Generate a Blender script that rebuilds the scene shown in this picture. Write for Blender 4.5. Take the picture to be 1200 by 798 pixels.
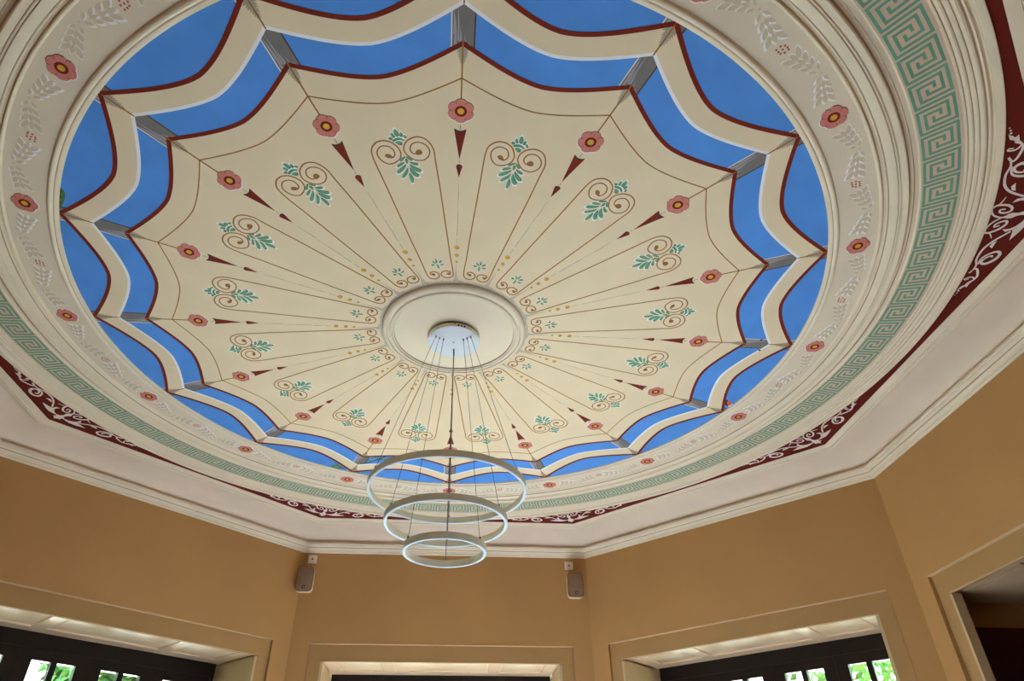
import bpy, bmesh, math, random
from mathutils import Vector, Matrix

random.seed(7)
SC = bpy.context.scene
COL = SC.collection
for o in list(bpy.data.objects):
    bpy.data.objects.remove(o)
PI = math.pi
U = 1.78            # metres per drawing unit (inner scallop radius of the painted ceiling = 1 unit)
H = 4.0             # height of the ceiling plane
AP = 1.83           # apothem of the octagonal room, in units
T8 = math.tan(PI / 8)

# ---------------------------------------------------------------- camera
cam_d = bpy.data.cameras.new('camera')
cam = bpy.data.objects.new('camera', cam_d)
COL.objects.link(cam)
SC.camera = cam
cam_d.sensor_fit = 'HORIZONTAL'
cam_d.sensor_width = 36.0
cam_d.lens = 790.5046 / 1200 * 36
cam_d.shift_x = (600 - 585.34) / 1200
cam_d.shift_y = (422.92 - 399) / 1200
cam_d.clip_start = 0.02
cam_d.clip_end = 300
yaw, pitch, roll = math.radians(4.4321), math.radians(35.7242), math.radians(-0.3489)
fw = Vector((math.sin(yaw) * math.cos(pitch), math.cos(yaw) * math.cos(pitch), math.sin(pitch)))
rt = Vector((math.cos(yaw), -math.sin(yaw), 0))
up = rt.cross(fw)
rt, up = math.cos(roll) * rt + math.sin(roll) * up, -math.sin(roll) * rt + math.cos(roll) * up
m3 = Matrix((rt, up, -fw)).transposed()
cam.matrix_world = Matrix.Translation((0.01387 * U, -1.77269 * U, H - 1.39444 * U)) @ m3.to_4x4()

# ---------------------------------------------------------------- world, light, exposure
wd = bpy.data.worlds.new('world')
SC.world = wd
wd.use_nodes = True
wn = wd.node_tree
bgn = wn.nodes['Background']
geo = wn.nodes.new('ShaderNodeNewGeometry')
sep = wn.nodes.new('ShaderNodeSeparateXYZ')
ramp = wn.nodes.new('ShaderNodeValToRGB')      # pale hazy summer sky, paler towards the horizon
ramp.color_ramp.elements[0].position = 0.0
ramp.color_ramp.elements[0].color = (0.86, 0.93, 1.0, 1)
ramp.color_ramp.elements[1].position = 0.8
ramp.color_ramp.elements[1].color = (0.60, 0.78, 1.0, 1)
neg = wn.nodes.new('ShaderNodeMath'); neg.operation = 'MULTIPLY'; neg.inputs[1].default_value = -1.0
wn.links.new(geo.outputs['Incoming'], sep.inputs[0])
wn.links.new(sep.outputs['Z'], neg.inputs[0])
wn.links.new(neg.outputs[0], ramp.inputs['Fac'])
wn.links.new(ramp.outputs['Color'], bgn.inputs[0])
bgn.inputs[1].default_value = 0.5
sun_d = bpy.data.lights.new('sun', 'SUN')
sun_d.energy = 75.0
sun_d.angle = math.radians(1.0)
sun_d.color = (0.99, 1.0, 1.01)
sun = bpy.data.objects.new('sun', sun_d)
COL.objects.link(sun)
sun.rotation_euler = (math.radians(-61), 0, math.radians(9))
SC.view_settings.view_transform = 'Standard'
SC.view_settings.look = 'None'
SC.view_settings.gamma = 1.0
SC.view_settings.exposure = 4.53
SC.view_settings.use_curve_mapping = False
SC.cycles.max_bounces = 10
SC.cycles.diffuse_bounces = 6
SC.cycles.transparent_max_bounces = 12
SC.cycles.sample_clamp_indirect = 8.0
SC.cycles.caustics_reflective = False
SC.cycles.caustics_refractive = False

# ---- traced templates of the painted ornament, in millimetres (radius, sideways) from the room axis
TPL = {"spL":[[1098,-119],[1162,-126],[1222,-133],[1271,-137],[1303,-135],[1324,-126],[1344,-105],[1350,-85],[1350,-66],[1338,-38],[1318,-21],[1292,-10],[1269,-11],[1250,-20],[1234,-42],[1227,-67],[1232,-85],[1251,-104],[1275,-113],[1296,-112],[1312,-103],[1323,-88],[1324,-71],[1317,-52],[1300,-39],[1281,-36],[1268,-41],[1260,-51],[1262,-62]],
  "spR":[[1067,125],[1218,134],[1268,138],[1296,134],[1321,124],[1339,109],[1349,89],[1351,67],[1341,38],[1322,18],[1300,9],[1278,10],[1256,22],[1237,41],[1230,62],[1231,86],[1245,106],[1266,118],[1289,117],[1308,106],[1320,90],[1325,72],[1320,52],[1303,39],[1286,36],[1271,43],[1264,54]],
  "blobL":[[1273,-82],[1280,-75],[1280,-65],[1272,-55],[1260,-52],[1259,-63],[1264,-77]],
  "blobR":[[1268,53],[1282,62],[1286,73],[1280,82],[1268,82],[1262,71],[1262,60]],
  "leaves":[[[1236,-26],[1246,-21],[1255,-9],[1258,2],[1250,-1],[1241,-11],[1233,-21]],[[1210,-44],[1219,-38],[1225,-21],[1226,-9],[1219,-12],[1208,-27],[1204,-41]],[[1180,-51],[1188,-46],[1201,-26],[1215,-4],[1203,-6],[1186,-18],[1173,-35],[1170,-49]],[[1148,-36],[1160,-29],[1178,-14],[1193,-1],[1186,1],[1165,-4],[1147,-20],[1142,-31]],[[1159,-1],[1164,4],[1146,12],[1128,14],[1111,10],[1112,2],[1133,-2]],[[1196,9],[1192,13],[1170,29],[1151,43],[1142,43],[1139,34],[1150,19],[1175,9]],[[1212,14],[1204,25],[1187,45],[1176,60],[1166,59],[1167,44],[1180,26],[1198,16]],[[1225,18],[1219,36],[1214,51],[1205,55],[1203,46],[1208,30],[1218,21]],[[1257,9],[1252,21],[1241,32],[1233,35],[1231,28],[1238,18],[1249,10]],[[1239,0],[1244,7],[1229,12],[1214,6],[1226,1]],[[1395,-13],[1401,-5],[1391,2],[1374,4],[1366,0],[1366,-9],[1378,-14]],[[1382,-30],[1384,-23],[1368,-16],[1362,-21],[1365,-27]],[[1360,-44],[1365,-38],[1362,-29],[1354,-32],[1353,-41]],[[1379,10],[1383,16],[1374,20],[1364,16],[1362,8],[1369,6]],[[1365,21],[1367,29],[1359,34],[1352,30],[1357,24]],[[1348,-32],[1354,-23],[1358,-7],[1355,9],[1346,20],[1342,17],[1347,5],[1348,-9],[1344,-24],[1343,-30]],[[1337,-20],[1340,-8],[1336,8],[1321,4],[1322,-8],[1330,-16]]],
  "lc":[1253,6],
  "inL":[[734,-82],[621,-69],[506,-58],[471,-46],[461,-25],[466,-6],[481,7],[502,4],[516,-14],[516,-30],[507,-39],[494,-34]],
  "inR":[[711,98],[607,90],[494,84],[469,74],[460,54],[464,36],[478,21],[496,19],[511,31],[514,50],[508,68],[498,70],[487,61]],
  "inblobL":[[498,-34],[505,-25],[501,-16],[492,-17],[488,-27]],
  "inblobR":[[494,48],[499,57],[497,68],[487,65],[485,52]],
  "inleaves":[[[614,11],[607,15],[588,17],[579,10],[589,6]],[[596,-12],[595,-5],[581,6],[575,3],[585,-9]],[[570,-22],[575,-16],[572,-2],[567,-3],[563,-18]],[[583,22],[593,30],[598,40],[587,39],[576,26]],[[564,24],[569,36],[569,48],[562,43],[560,29]],[[572,8],[567,15],[549,18],[536,15],[544,9]]],
  "flc":[[1479,4]],
  "flx":[[1475,-53],[1483,62]],
  "fly":[[1541,2],[1420,6]],
  "yel":[[1478,-10],[1480,19]],
  "dk":[[1477,-22],[1481,30]],
  "tri":[[1391,-21],[1384,-11],[1378,5],[1382,22],[1389,31],[1237,8]],
  "drop":[[1208,6],[1190,-8],[1192,19],[1135,7]],
  "pen":[[1412,4],[1387,4],[1230,7],[1216,7],[1112,8],[1075,8]],
  "dots":[[693,8],[694,21],[679,8],[636,8],[637,19],[625,8],[588,9],[589,15]],
  "sp":{"scroll1":[[2880,11],[2840,-2],[2811,-24],[2794,-55],[2794,-80],[2816,-90],[2856,-78],[2881,-53],[2880,-31],[2858,-26],[2833,-38],[2832,-55],[2854,-52]],
  "tail1":[[2816,-90],[2827,-110],[2837,-137]],
  "leaf":[[2916,-3],[2951,-11],[2962,-30],[2953,-58],[2930,-83],[2906,-92],[2874,-87],[2889,-108],[2922,-106],[2925,-125],[2926,-181],[2961,-124],[2977,-84],[2974,-46],[2965,-9],[2939,4]],
  "stem":[[2916,-115],[2882,-138],[2848,-165],[2823,-196],[2808,-230],[2800,-285],[2809,-334],[2795,-381]],
  "stemleaf":[[2850,-175],[2842,-200],[2857,-217],[2861,-192],[2868,-166]],
  "volute":[[2817,-326],[2818,-302],[2832,-273],[2868,-254],[2896,-257],[2906,-284],[2889,-317],[2856,-334],[2833,-326],[2828,-307],[2844,-286],[2870,-278],[2872,-292]],
  "stem2":[[2787,-388],[2806,-362],[2821,-369],[2831,-406],[2831,-438],[2806,-473],[2767,-513]],
  "endleaf":[[2793,-467],[2783,-493],[2798,-511],[2807,-481],[2823,-450]],
  "endleaf2":[[2791,-481],[2767,-493],[2754,-525],[2784,-501]],
  "endvolute":[[2823,-450],[2816,-434],[2799,-425],[2775,-430],[2777,-440],[2796,-437]],
  "palm":[[2901,4],[2933,3],[2951,-11],[2973,-4],[2985,-19],[3000,1],[3024,14],[3001,19],[2996,35],[2974,20],[2945,19]],
  "knot":[[2866,7],[2875,-10],[2909,-9],[2925,11],[2913,26],[2884,24]],
  "dots":[[2763,-529],[2758,-545],[2750,-560]]},
  "spc":[[3054,21]]}
PIC = {"bug":[[-1841,-952],[-1837,-943],[-1835,-926],[-1844,-899],[-1864,-867],[-1887,-837],[-1907,-815],[-1907,-824],[-1873,-893],[-1853,-933]],
  "bugback":[[-1846,-949],[-1842,-948],[-1847,-933],[-1872,-886],[-1881,-862],[-1903,-824],[-1905,-828],[-1879,-881]],
  "bugspot":[[[-1856,-917],[-1854,-916],[-1855,-911],[-1859,-910]],[[-1874,-882],[-1870,-880],[-1872,-874],[-1877,-873]]],
  "buganten":[[-1909,-818],[-1919,-815],[-1926,-816],[-1927,-827]],
  "birdbody":[[1917,682],[1921,648],[1956,682],[1959,710],[1941,717]],
  "birdhead":[[1905,680],[1899,650],[1909,641],[1918,657],[1918,676],[1930,698],[1944,715],[1935,726],[1919,707]],
  "birdbelly":[[1942,720],[1959,710],[1962,690],[1970,707],[1971,732],[1959,744]],
  "speck":[[[1876,58],[1888,55],[1896,64],[1890,73]],[[1846,-44],[1858,-45],[1861,-51],[1865,-34],[1854,-34]]],
  "branch":[[-714,1756],[-673,1745],[-631,1724],[-588,1693],[-546,1658],[-503,1621],[-477,1604]],
  "branch2":[[-958,1851],[-923,1855],[-881,1843],[-839,1838]],
  "bleaves":[[[-639,1701],[-653,1687],[-673,1689],[-660,1703]],[[-639,1701],[-660,1705],[-673,1724],[-653,1720]],[[-639,1701],[-640,1679],[-655,1667],[-654,1688]],[[-639,1701],[-626,1681],[-629,1660],[-642,1679]],[[-639,1701],[-625,1715],[-604,1713],[-618,1698]],[[-586,1660],[-604,1649],[-627,1655],[-609,1667]],[[-586,1660],[-595,1639],[-616,1633],[-607,1654]],[[-586,1660],[-579,1636],[-590,1616],[-596,1640]],[[-586,1660],[-563,1651],[-551,1629],[-573,1638]],[[-586,1660],[-564,1664],[-543,1650],[-565,1646]],[[-586,1660],[-573,1679],[-550,1681],[-563,1663]],[[-524,1667],[-510,1682],[-489,1679],[-503,1665]],[[-524,1667],[-523,1689],[-507,1702],[-508,1680]],[[-524,1667],[-544,1671],[-558,1690],[-537,1686]],[[-524,1667],[-538,1653],[-558,1656],[-544,1670]],[[-493,1662],[-477,1673],[-457,1667],[-473,1656]],[[-493,1662],[-473,1658],[-460,1640],[-480,1644]],[[-493,1662],[-492,1684],[-477,1696],[-478,1674]],[[-493,1662],[-478,1645],[-478,1623],[-493,1640]],[[-901,1818],[-926,1808],[-954,1821],[-929,1831]],[[-901,1818],[-918,1796],[-946,1796],[-929,1817]],[[-901,1818],[-906,1788],[-929,1774],[-924,1804]],[[-901,1818],[-894,1786],[-907,1761],[-914,1793]],[[-901,1818],[-881,1791],[-880,1760],[-900,1786]],[[-901,1818],[-872,1805],[-855,1777],[-883,1789]],[[-901,1818],[-873,1822],[-846,1804],[-874,1800]],[[-901,1818],[-883,1839],[-855,1840],[-872,1818]],[[-901,1818],[-930,1824],[-951,1850],[-922,1844]]]}

# ---------------------------------------------------------------- materials
def srgb(r, g, b):
    f = lambda c: c / 12.92 if c <= 0.04045 else ((c + 0.055) / 1.055) ** 2.4
    return (f(r / 255), f(g / 255), f(b / 255), 1.0)

def mat(name, rgb, rough=0.7, var=0.06, scale=9.0, bump=0.0, bscale=120.0, metal=0.0, spec=0.2):
    m = bpy.data.materials.new(name)
    m.use_nodes = True
    nt = m.node_tree
    b = nt.nodes['Principled BSDF']
    b.inputs['Roughness'].default_value = rough
    b.inputs['Metallic'].default_value = metal
    b.inputs['Specular IOR Level'].default_value = spec
    c = srgb(*rgb)
    tc = nt.nodes.new('ShaderNodeTexCoord')
    nz = nt.nodes.new('ShaderNodeTexNoise')
    nz.inputs['Scale'].default_value = scale
    nz.inputs['Detail'].default_value = 4.0
    nt.links.new(tc.outputs['Object'], nz.inputs['Vector'])
    cr = nt.nodes.new('ShaderNodeValToRGB')
    cr.color_ramp.elements[0].position = 0.3
    cr.color_ramp.elements[1].position = 0.7
    cr.color_ramp.elements[0].color = tuple(x * (1 - var) for x in c[:3]) + (1,)
    cr.color_ramp.elements[1].color = tuple(min(1, x * (1 + var)) for x in c[:3]) + (1,)
    nt.links.new(nz.outputs['Fac'], cr.inputs['Fac'])
    nt.links.new(cr.outputs['Color'], b.inputs['Base Color'])
    if bump:
        n2 = nt.nodes.new('ShaderNodeTexNoise')
        n2.inputs['Scale'].default_value = bscale
        n2.inputs['Detail'].default_value = 3.0
        nt.links.new(tc.outputs['Object'], n2.inputs['Vector'])
        bp = nt.nodes.new('ShaderNodeBump')
        bp.inputs['Strength'].default_value = bump
        bp.inputs['Distance'].default_value = 0.004
        nt.links.new(n2.outputs['Fac'], bp.inputs['Height'])
        nt.links.new(bp.outputs['Normal'], b.inputs['Normal'])
    return m

M = {}
M['canvas'] = mat('canvas_paint', (228, 206, 170), 0.8, 0.03, 3.5, 0.10, 160)
M['plaster'] = mat('cream_plaster', (228, 212, 184), 0.6, 0.03, 5, 0.05, 90)
M['band'] = mat('cream_band', (222, 204, 178), 0.75, 0.03, 5, 0.08, 140)
M['keyband'] = mat('pinkish_band', (208, 183, 158), 0.75, 0.03, 5)
M['cove'] = mat('cove_plaster', (224, 204, 180), 0.85, 0.03, 3, 0.12, 170)
M['wall'] = mat('tan_wall_paint', (181, 136, 84), 0.8, 0.035, 2.2, 0.12, 170)
M['frame'] = mat('tan_frame_paint', (172, 133, 84), 0.6, 0.03, 3)
M['bead'] = mat('pale_tan_edge', (206, 172, 132), 0.6, 0.03, 4)
M['line'] = mat('taupe_groove_line', (176, 152, 130), 0.75, 0.05, 20)  # slightly darker taupe on the narrow groove segments of the mouldings
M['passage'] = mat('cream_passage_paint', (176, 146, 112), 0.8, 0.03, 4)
M['soffit'] = mat('cream_gloss_paint', (224, 192, 156), 0.28, 0.03, 4, spec=0.6)
M['jamb'] = mat('cream_jamb_paint', (196, 170, 130), 0.4, 0.03, 4, spec=0.5)
M['blue'] = mat('sky_blue_paint', (82, 142, 216), 0.75, 0.07, 5)
M['red'] = mat('oxblood_paint', (116, 32, 14), 0.8, 0.06, 20)
M['maroon'] = mat('maroon_paint', (100, 26, 14), 0.85, 0.06, 8)
M['white'] = mat('white_paint', (240, 234, 232), 0.7, 0.03, 20)
M['scrollwhite'] = mat('scroll_white_paint', (232, 218, 204), 0.7, 0.05, 20)
M['brown'] = mat('ochre_brown_paint', (158, 102, 38), 0.7, 0.15, 25)
M['darkline'] = mat('dark_brown_paint', (84, 60, 40), 0.7, 0.12, 25)
M['gold'] = mat('gold_ochre_paint', (214, 158, 44), 0.6, 0.08, 40)
M['pink'] = mat('rose_paint', (206, 122, 108), 0.7, 0.07, 40)
M['green'] = mat('verdigris_paint', (96, 154, 118), 0.7, 0.10, 40)
M['darkgreen'] = mat('dark_green_paint', (52, 68, 50), 0.7, 0.10, 40)
M['key'] = mat('key_green_paint', (108, 158, 130), 0.7, 0.07, 14)
M['grey'] = mat('grey_post_paint', (118, 112, 108), 0.75, 0.10, 12)
M['greylight'] = mat('grey_streak_paint', (158, 153, 154), 0.75, 0.10, 20)
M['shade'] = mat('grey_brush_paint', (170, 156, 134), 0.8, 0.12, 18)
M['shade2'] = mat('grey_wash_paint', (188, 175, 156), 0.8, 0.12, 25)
M['pencil'] = mat('pencil_grey_paint', (160, 148, 130), 0.8, 0.15, 25)
M['leafshade'] = mat('taupe_leaf_paint', (205, 186, 158), 0.75, 0.06, 30)
M['berry'] = mat('berry_paint', (180, 86, 82), 0.7, 0.06, 30)
M['leafgreen'] = mat('leaf_green_paint', (78, 110, 60), 0.6, 0.2, 30)
M['black'] = mat('black_paint', (34, 30, 30), 0.6, 0.1, 30)
M['redbird'] = mat('robin_red_paint', (214, 84, 58), 0.6, 0.1, 30)
M['dooor'] = mat('dark_door_paint', (34, 27, 24), 0.35, 0.1, 6)
M['floor'] = mat('dark_slate_floor', (70, 72, 77), 0.5, 0.12, 2)
M['metal'] = mat('champagne_metal', (246, 240, 218), 0.5, 0.03, 20)
M['lens'] = mat('white_acrylic', (196, 208, 214), 0.9, 0.01, 20, spec=0.0)
M['canopy'] = mat('canopy_white', (214, 217, 222), 0.7, 0.02, 30, spec=0.15)
M['steel'] = mat('steel', (120, 116, 108), 0.35, 0.05, 40, metal=0.8)
M['cable'] = mat('cable_grey', (96, 88, 74), 0.5, 0.05, 40)
M['shell'] = mat('cream_plastic', (222, 196, 160), 0.45, 0.02, 30)
M['grille'] = mat('taupe_grille', (138, 108, 82), 0.8, 0.12, 220, 0.4, 400)
M['plate'] = mat('white_plastic', (228, 214, 200), 0.4, 0.02, 30)
M['curtain'] = mat('dark_red_door_paint', (70, 20, 22), 0.5, 0.1, 4)
M['bark'] = mat('bark', (92, 74, 56), 0.9, 0.25, 12)
M['leafy'] = mat('tree_leaves', (62, 98, 50), 0.55, 0.35, 3)
M['grass'] = mat('mossy_paving', (42, 46, 40), 0.95, 0.12, 3)
# clear glass: thin sheet that passes light straight through with a faint mirror coat
g = bpy.data.materials.new('clear_glass'); g.use_nodes = True
nt = g.node_tree; nt.nodes.clear()
out = nt.nodes.new('ShaderNodeOutputMaterial'); mx = nt.nodes.new('ShaderNodeMixShader')
tr = nt.nodes.new('ShaderNodeBsdfTransparent'); gl = nt.nodes.new('ShaderNodeBsdfGlossy')
tr.inputs[0].default_value = (0.94, 0.97, 0.97, 1); gl.inputs['Roughness'].default_value = 0.02
mx.inputs[0].default_value = 0.05
nt.links.new(tr.outputs[0], mx.inputs[1]); nt.links.new(gl.outputs[0], mx.inputs[2])
nt.links.new(mx.outputs[0], out.inputs[0])
M['glass'] = g

# ---------------------------------------------------------------- mesh helpers
class MB:
    """collects geometry; pieces are laid out for azimuth 0: x = tangential, y = -radius"""
    def __init__(s):
        s.v = []; s.f = []; s.mi = []; s.mats = []
    def m(s, k):
        if k not in s.mats: s.mats.append(k)
        return s.mats.index(k)
    def add(s, vs, fs, k):
        b = len(s.v); s.v += [tuple(p) for p in vs]; i = s.m(k)
        for f in fs: s.f.append([b + q for q in f]); s.mi.append(i)
    def box(s, x0, x1, y0, y1, z0, z1, k):
        vs = [(x, y, z) for z in (z0, z1) for y in (y0, y1) for x in (x0, x1)]
        s.add(vs, [(0, 2, 3, 1), (4, 5, 7, 6), (0, 1, 5, 4), (2, 6, 7, 3), (0, 4, 6, 2), (1, 3, 7, 5)], k)
    def prism(s, pts, z0, z1, k, cap=False):
        n = len(pts)
        ar = sum(pts[i][0] * pts[(i + 1) % n][1] - pts[(i + 1) % n][0] * pts[i][1] for i in range(n))
        if ar < 0: pts = pts[::-1]
        vs = [(p[0], p[1], z0) for p in pts] + [(p[0], p[1], z1) for p in pts]
        fs = [tuple(range(n))[::-1]] + [(i, (i + 1) % n, n + (i + 1) % n, n + i) for i in range(n)]
        if cap: fs.append(tuple(range(n, 2 * n)))
        s.add(vs, fs, k)
    def ribbon(s, pts, w, z0, z1, k, miter=3.0):
        n = len(pts); L = []; R = []
        for i in range(n):
            a = pts[max(0, i - 1)]; b = pts[i]; c = pts[min(n - 1, i + 1)]
            d1 = Vector((b[0] - a[0], b[1] - a[1])); d2 = Vector((c[0] - b[0], c[1] - b[1]))
            if d1.length < 1e-9: d1 = d2
            if d2.length < 1e-9: d2 = d1
            d1.normalize(); d2.normalize(); n1 = Vector((-d1.y, d1.x)); n2 = Vector((-d2.y, d2.x))
            q = n1 + n2
            q = q / max(q.length_squared / 2, 1e-3)
            if q.length > miter: q = q.normalized() * miter
            h = (w[i] if isinstance(w, (list, tuple)) else w) / 2
            L.append((b[0] + q.x * h, b[1] + q.y * h)); R.append((b[0] - q.x * h, b[1] - q.y * h))
        vs = [(p[0], p[1], z0) for p in L] + [(p[0], p[1], z0) for p in R] + [(p[0], p[1], z1) for p in L] + [(p[0], p[1], z1) for p in R]
        fs = []
        for i in range(n - 1):
            fs += [(i, i + 1, n + i + 1, n + i), (2 * n + i, 2 * n + i + 1, i + 1, i), (n + i, n + i + 1, 3 * n + i + 1, 3 * n + i)]
        fs += [(2 * n, 0, n, 3 * n), (n - 1, 3 * n - 1, 4 * n - 1, 2 * n - 1)]
        s.add(vs, fs, k)
    def disc(s, cx, cy, r, z0, z1, k, n=14, ry=None):
        s.prism([(cx + r * math.cos(2 * PI * i / n), cy + (ry or r) * math.sin(2 * PI * i / n)) for i in range(n)], z0, z1, k)
    def lathe(s, prof, k, n=96, close=False, ks=None):
        """prof: (radius, z); ks: one material key per profile segment"""
        m_ = len(prof)
        vs = [(r * math.sin(2 * PI * j / n), -r * math.cos(2 * PI * j / n), z) for r, z in prof for j in range(n)]
        b = len(s.v); s.v += vs
        for i in range(m_ if close else m_ - 1):
            ii = (i + 1) % m_; q = s.m(ks[i] if ks else k)
            for j in range(n):
                jj = (j + 1) % n
                s.f.append([b + i * n + j, b + i * n + jj, b + ii * n + jj, b + ii * n + j]); s.mi.append(q)
    def tube(s, p, q, r, k, n=8):
        p = Vector(p); q = Vector(q); d = (q - p).normalized()
        a = d.orthogonal().normalized(); b = d.cross(a)
        vs = [tuple(c + (a * math.cos(2 * PI * i / n) + b * math.sin(2 * PI * i / n)) * r) for c in (p, q) for i in range(n)]
        fs = [(i, (i + 1) % n, n + (i + 1) % n, n + i) for i in range(n)] + [tuple(range(n))[::-1], tuple(range(n, 2 * n))]
        s.add(vs, fs, k)
    def mesh(s, name, smooth=None, fix=True, weld=False):
        me = bpy.data.meshes.new(name)
        me.from_pydata(s.v, [], s.f)
        for k in s.mats: me.materials.append(M[k])
        me.polygons.foreach_set('material_index', s.mi)
        if fix:
            bm = bmesh.new(); bm.from_mesh(me)
            if weld: bmesh.ops.remove_doubles(bm, verts=bm.verts, dist=1e-6)
            bmesh.ops.recalc_face_normals(bm, faces=bm.faces)
            bm.to_mesh(me); bm.free()
        if smooth is not None:
            me.polygons.foreach_set('use_smooth', [True] * len(me.polygons))
            me.set_sharp_from_angle(angle=math.radians(smooth))
        me.update()
        return me
    def build(s, name, parent=None, loc=(0, 0, 0), rz=0.0, smooth=None, fix=True):
        return put(name, s.mesh(name, smooth, fix), parent, loc, rz)

def put(name, me, parent=None, loc=(0, 0, 0), rz=0.0):
    o = bpy.data.objects.new(name, me)
    COL.objects.link(o)
    if parent: o.parent = parent
    o.location = loc; o.rotation_euler = (0, 0, rz)
    return o

def thing(name, label, cat, loc=(0, 0, 0), rz=0.0, group=None):
    o = put(name, None, None, loc, rz)
    return tag(o, label, cat, group)

def tag(o, label, cat=None, group=None):
    o['label'] = label
    if cat: o['category'] = cat
    if group: o['group'] = group
    return o

def struct(o, label):
    o['kind'] = 'structure'; o['label'] = label
    return o

def ring(name, me, parent, n=16, off=0.0, z=0.0):
    """N copies round the room axis"""
    return [put(name, me, parent, (0, 0, z), (k + off) * 2 * PI / n) for k in range(n)]

def smooth_line(pts, sub=4):
    out = []
    n = len(pts)
    for i in range(n - 1):
        p0, p1, p2, p3 = pts[max(0, i - 1)], pts[i], pts[i + 1], pts[min(n - 1, i + 2)]
        for j in range(sub):
            t = j / sub
            out.append(tuple(0.5 * (2 * p1[c] + (p2[c] - p0[c]) * t + (2 * p0[c] - 5 * p1[c] + 4 * p2[c] - p3[c]) * t * t
                                    + (3 * p1[c] - p0[c] - 3 * p2[c] + p3[c]) * t ** 3) for c in (0, 1)))
    out.append(tuple(pts[-1]))
    return out

def smooth_loop(pts, sub=3):
    n = len(pts); out = []
    for i in range(n):
        p0, p1, p2, p3 = pts[i - 1], pts[i], pts[(i + 1) % n], pts[(i + 2) % n]
        for j in range(sub):
            t = j / sub
            out.append(tuple(0.5 * (2 * p1[c] + (p2[c] - p0[c]) * t + (2 * p0[c] - 5 * p1[c] + 4 * p2[c] - p3[c]) * t * t
                                    + (3 * p1[c] - p0[c] - 3 * p2[c] + p3[c]) * t ** 3) for c in (0, 1)))
    return out

def L(pts):
    """template (radial mm, tangential mm) -> local metres at azimuth 0"""
    return [(v * 0.001, -u * 0.001) for u, v in pts]

def pol(r, a):
    """units, degrees -> local metres"""
    a = math.radians(a)
    return (r * U * math.sin(a), -r * U * math.cos(a))

def grow(pts, c, k):
    return [(c[0] + (p[0] - c[0]) * k, c[1] + (p[1] - c[1]) * k) for p in pts]

def shift(pts, dx, dy):
    return [(p[0] + dx, p[1] + dy) for p in pts]

def centre(pts):
    return (sum(p[0] for p in pts) / len(pts), sum(p[1] for p in pts) / len(pts))

# ---------------------------------------------------------------- the ceiling with its painted tent
AX = (0, 0, H)
b = MB()
b.prism([pol(1.66 / math.cos(PI / 8), 22.5 + 45 * k) for k in range(8)], 0.0, 0.12, 'canvas', cap=True)
ceiling = struct(b.build('ceiling', None, AX), 'flat cream ceiling painted as a sixteen-sided tent under a blue sky')
E1 = 0.0004          # thickness of one coat of paint

def scallop(r0, r1, n=None):
    return [(r1 + (r0 - r1) * abs(1 - 2 * t) ** 1.72, 22.5 * t) for t in [i / 28 for i in range(29)]]
cA, cB, cC, cD = scallop(1.163, 1.060), scallop(1.0795, .9965), scallop(1.0, .927), scallop(.9145, .8568)
P = lambda c, d=0.0: [pol(r + d, a) for r, a in c]

def sector(lo, hi, k, z):
    b = MB(); lo = P(lo); hi = P(hi); n = len(lo)
    vs = [(x, y, -z) for x, y in lo] + [(x, y, -z) for x, y in hi] + [(x, y, 0) for x, y in lo] + [(x, y, 0) for x, y in hi]
    fs = []
    for i in range(n - 1):
        fs += [(i, i + 1, n + i + 1, n + i), (2 * n + i, 2 * n + i + 1, i + 1, i), (n + i, n + i + 1, 3 * n + i + 1, 3 * n + i)]
    fs += [(0, n, 3 * n, 2 * n), (n - 1, 3 * n - 1, 4 * n - 1, 2 * n - 1)]
    b.add(vs, fs, k)
    return b.mesh('m')
outer = [(1.185, a) for r, a in cA]
ring('sky_panel', sector(cA, outer, 'blue', E1), ceiling)
ring('sky_strip', sector(cC, cB, 'blue', E1), ceiling)

# grey posts seen between the two rows of canvas
def post_mesh(r0, r1, w, sg=1):
    b = MB()
    q = lambda r, x: (sg * x * U, -r * U)
    b.prism([q(r0, -w), q(r0, w), q(r1, w), q(r1, -w)], -2 * E1, 0, 'grey')
    b.ribbon([q(r0, w - .001), q(r1, w - .001)], .006, -2.2 * E1, 0, 'darkline')
    b.ribbon([q(r0, -w + .001), q(r1, -w + .001)], .005, -2.2 * E1, 0, 'scrollwhite')
    for x, a, c, wd_ in ((-.017, .02, .75, .010), (-.011, .15, .95, .007), (-.006, .0, .5, .010), (.004, .0, .3, .005), (-.020, .3, 1, .004)):
        ra, rb = r0 + (r1 - r0) * a, r0 + (r1 - r0) * c
        b.ribbon([q(ra, x), q((ra + rb) / 2, x + .001), q(rb, x - .001)], [wd_, wd_ * .8, .001], -2.2 * E1, 0, 'greylight')
    return b.mesh('m')
# the painted light comes from one side, so the posts of the far half are mirrored
for nm_, a_ in (('painted_post', (.985, 1.0795, .0255)), ('painted_post_end', (1.14, 1.18, .0265))):
    pa, pb = post_mesh(*a_), post_mesh(*a_, sg=-1)
    for k in range(16): put(nm_, pb if 5 <= k <= 11 else pa, ceiling, (0, 0, 0), k * PI / 8)
ring('canvas_strip', sector(cB, cA, 'canvas', 3 * E1), ceiling)
# the tent cloth itself, inside the red border, as sixteen gores
inner_arc = [(.215, a) for r, a in cC]
ring('canvas_gore', sector(inner_arc, cC, 'canvas', 3 * E1), ceiling)

def border(c, d, w, k, z):
    b = MB(); b.ribbon(P(c, d), w, -z, 0, k, 1.5); return b.mesh('m')
ring('red_border', border(cC, -.0045, .0185, 'red', 5 * E1), ceiling)
ring('red_border', border(cA, -.0045, .0195, 'red', 5 * E1), ceiling)
ring('white_border', border(cB, .0040, .0145, 'white', 5 * E1), ceiling)
ring('fine_line', border(cD, 0, .0054, 'brown', 5 * E1), ceiling)
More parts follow.
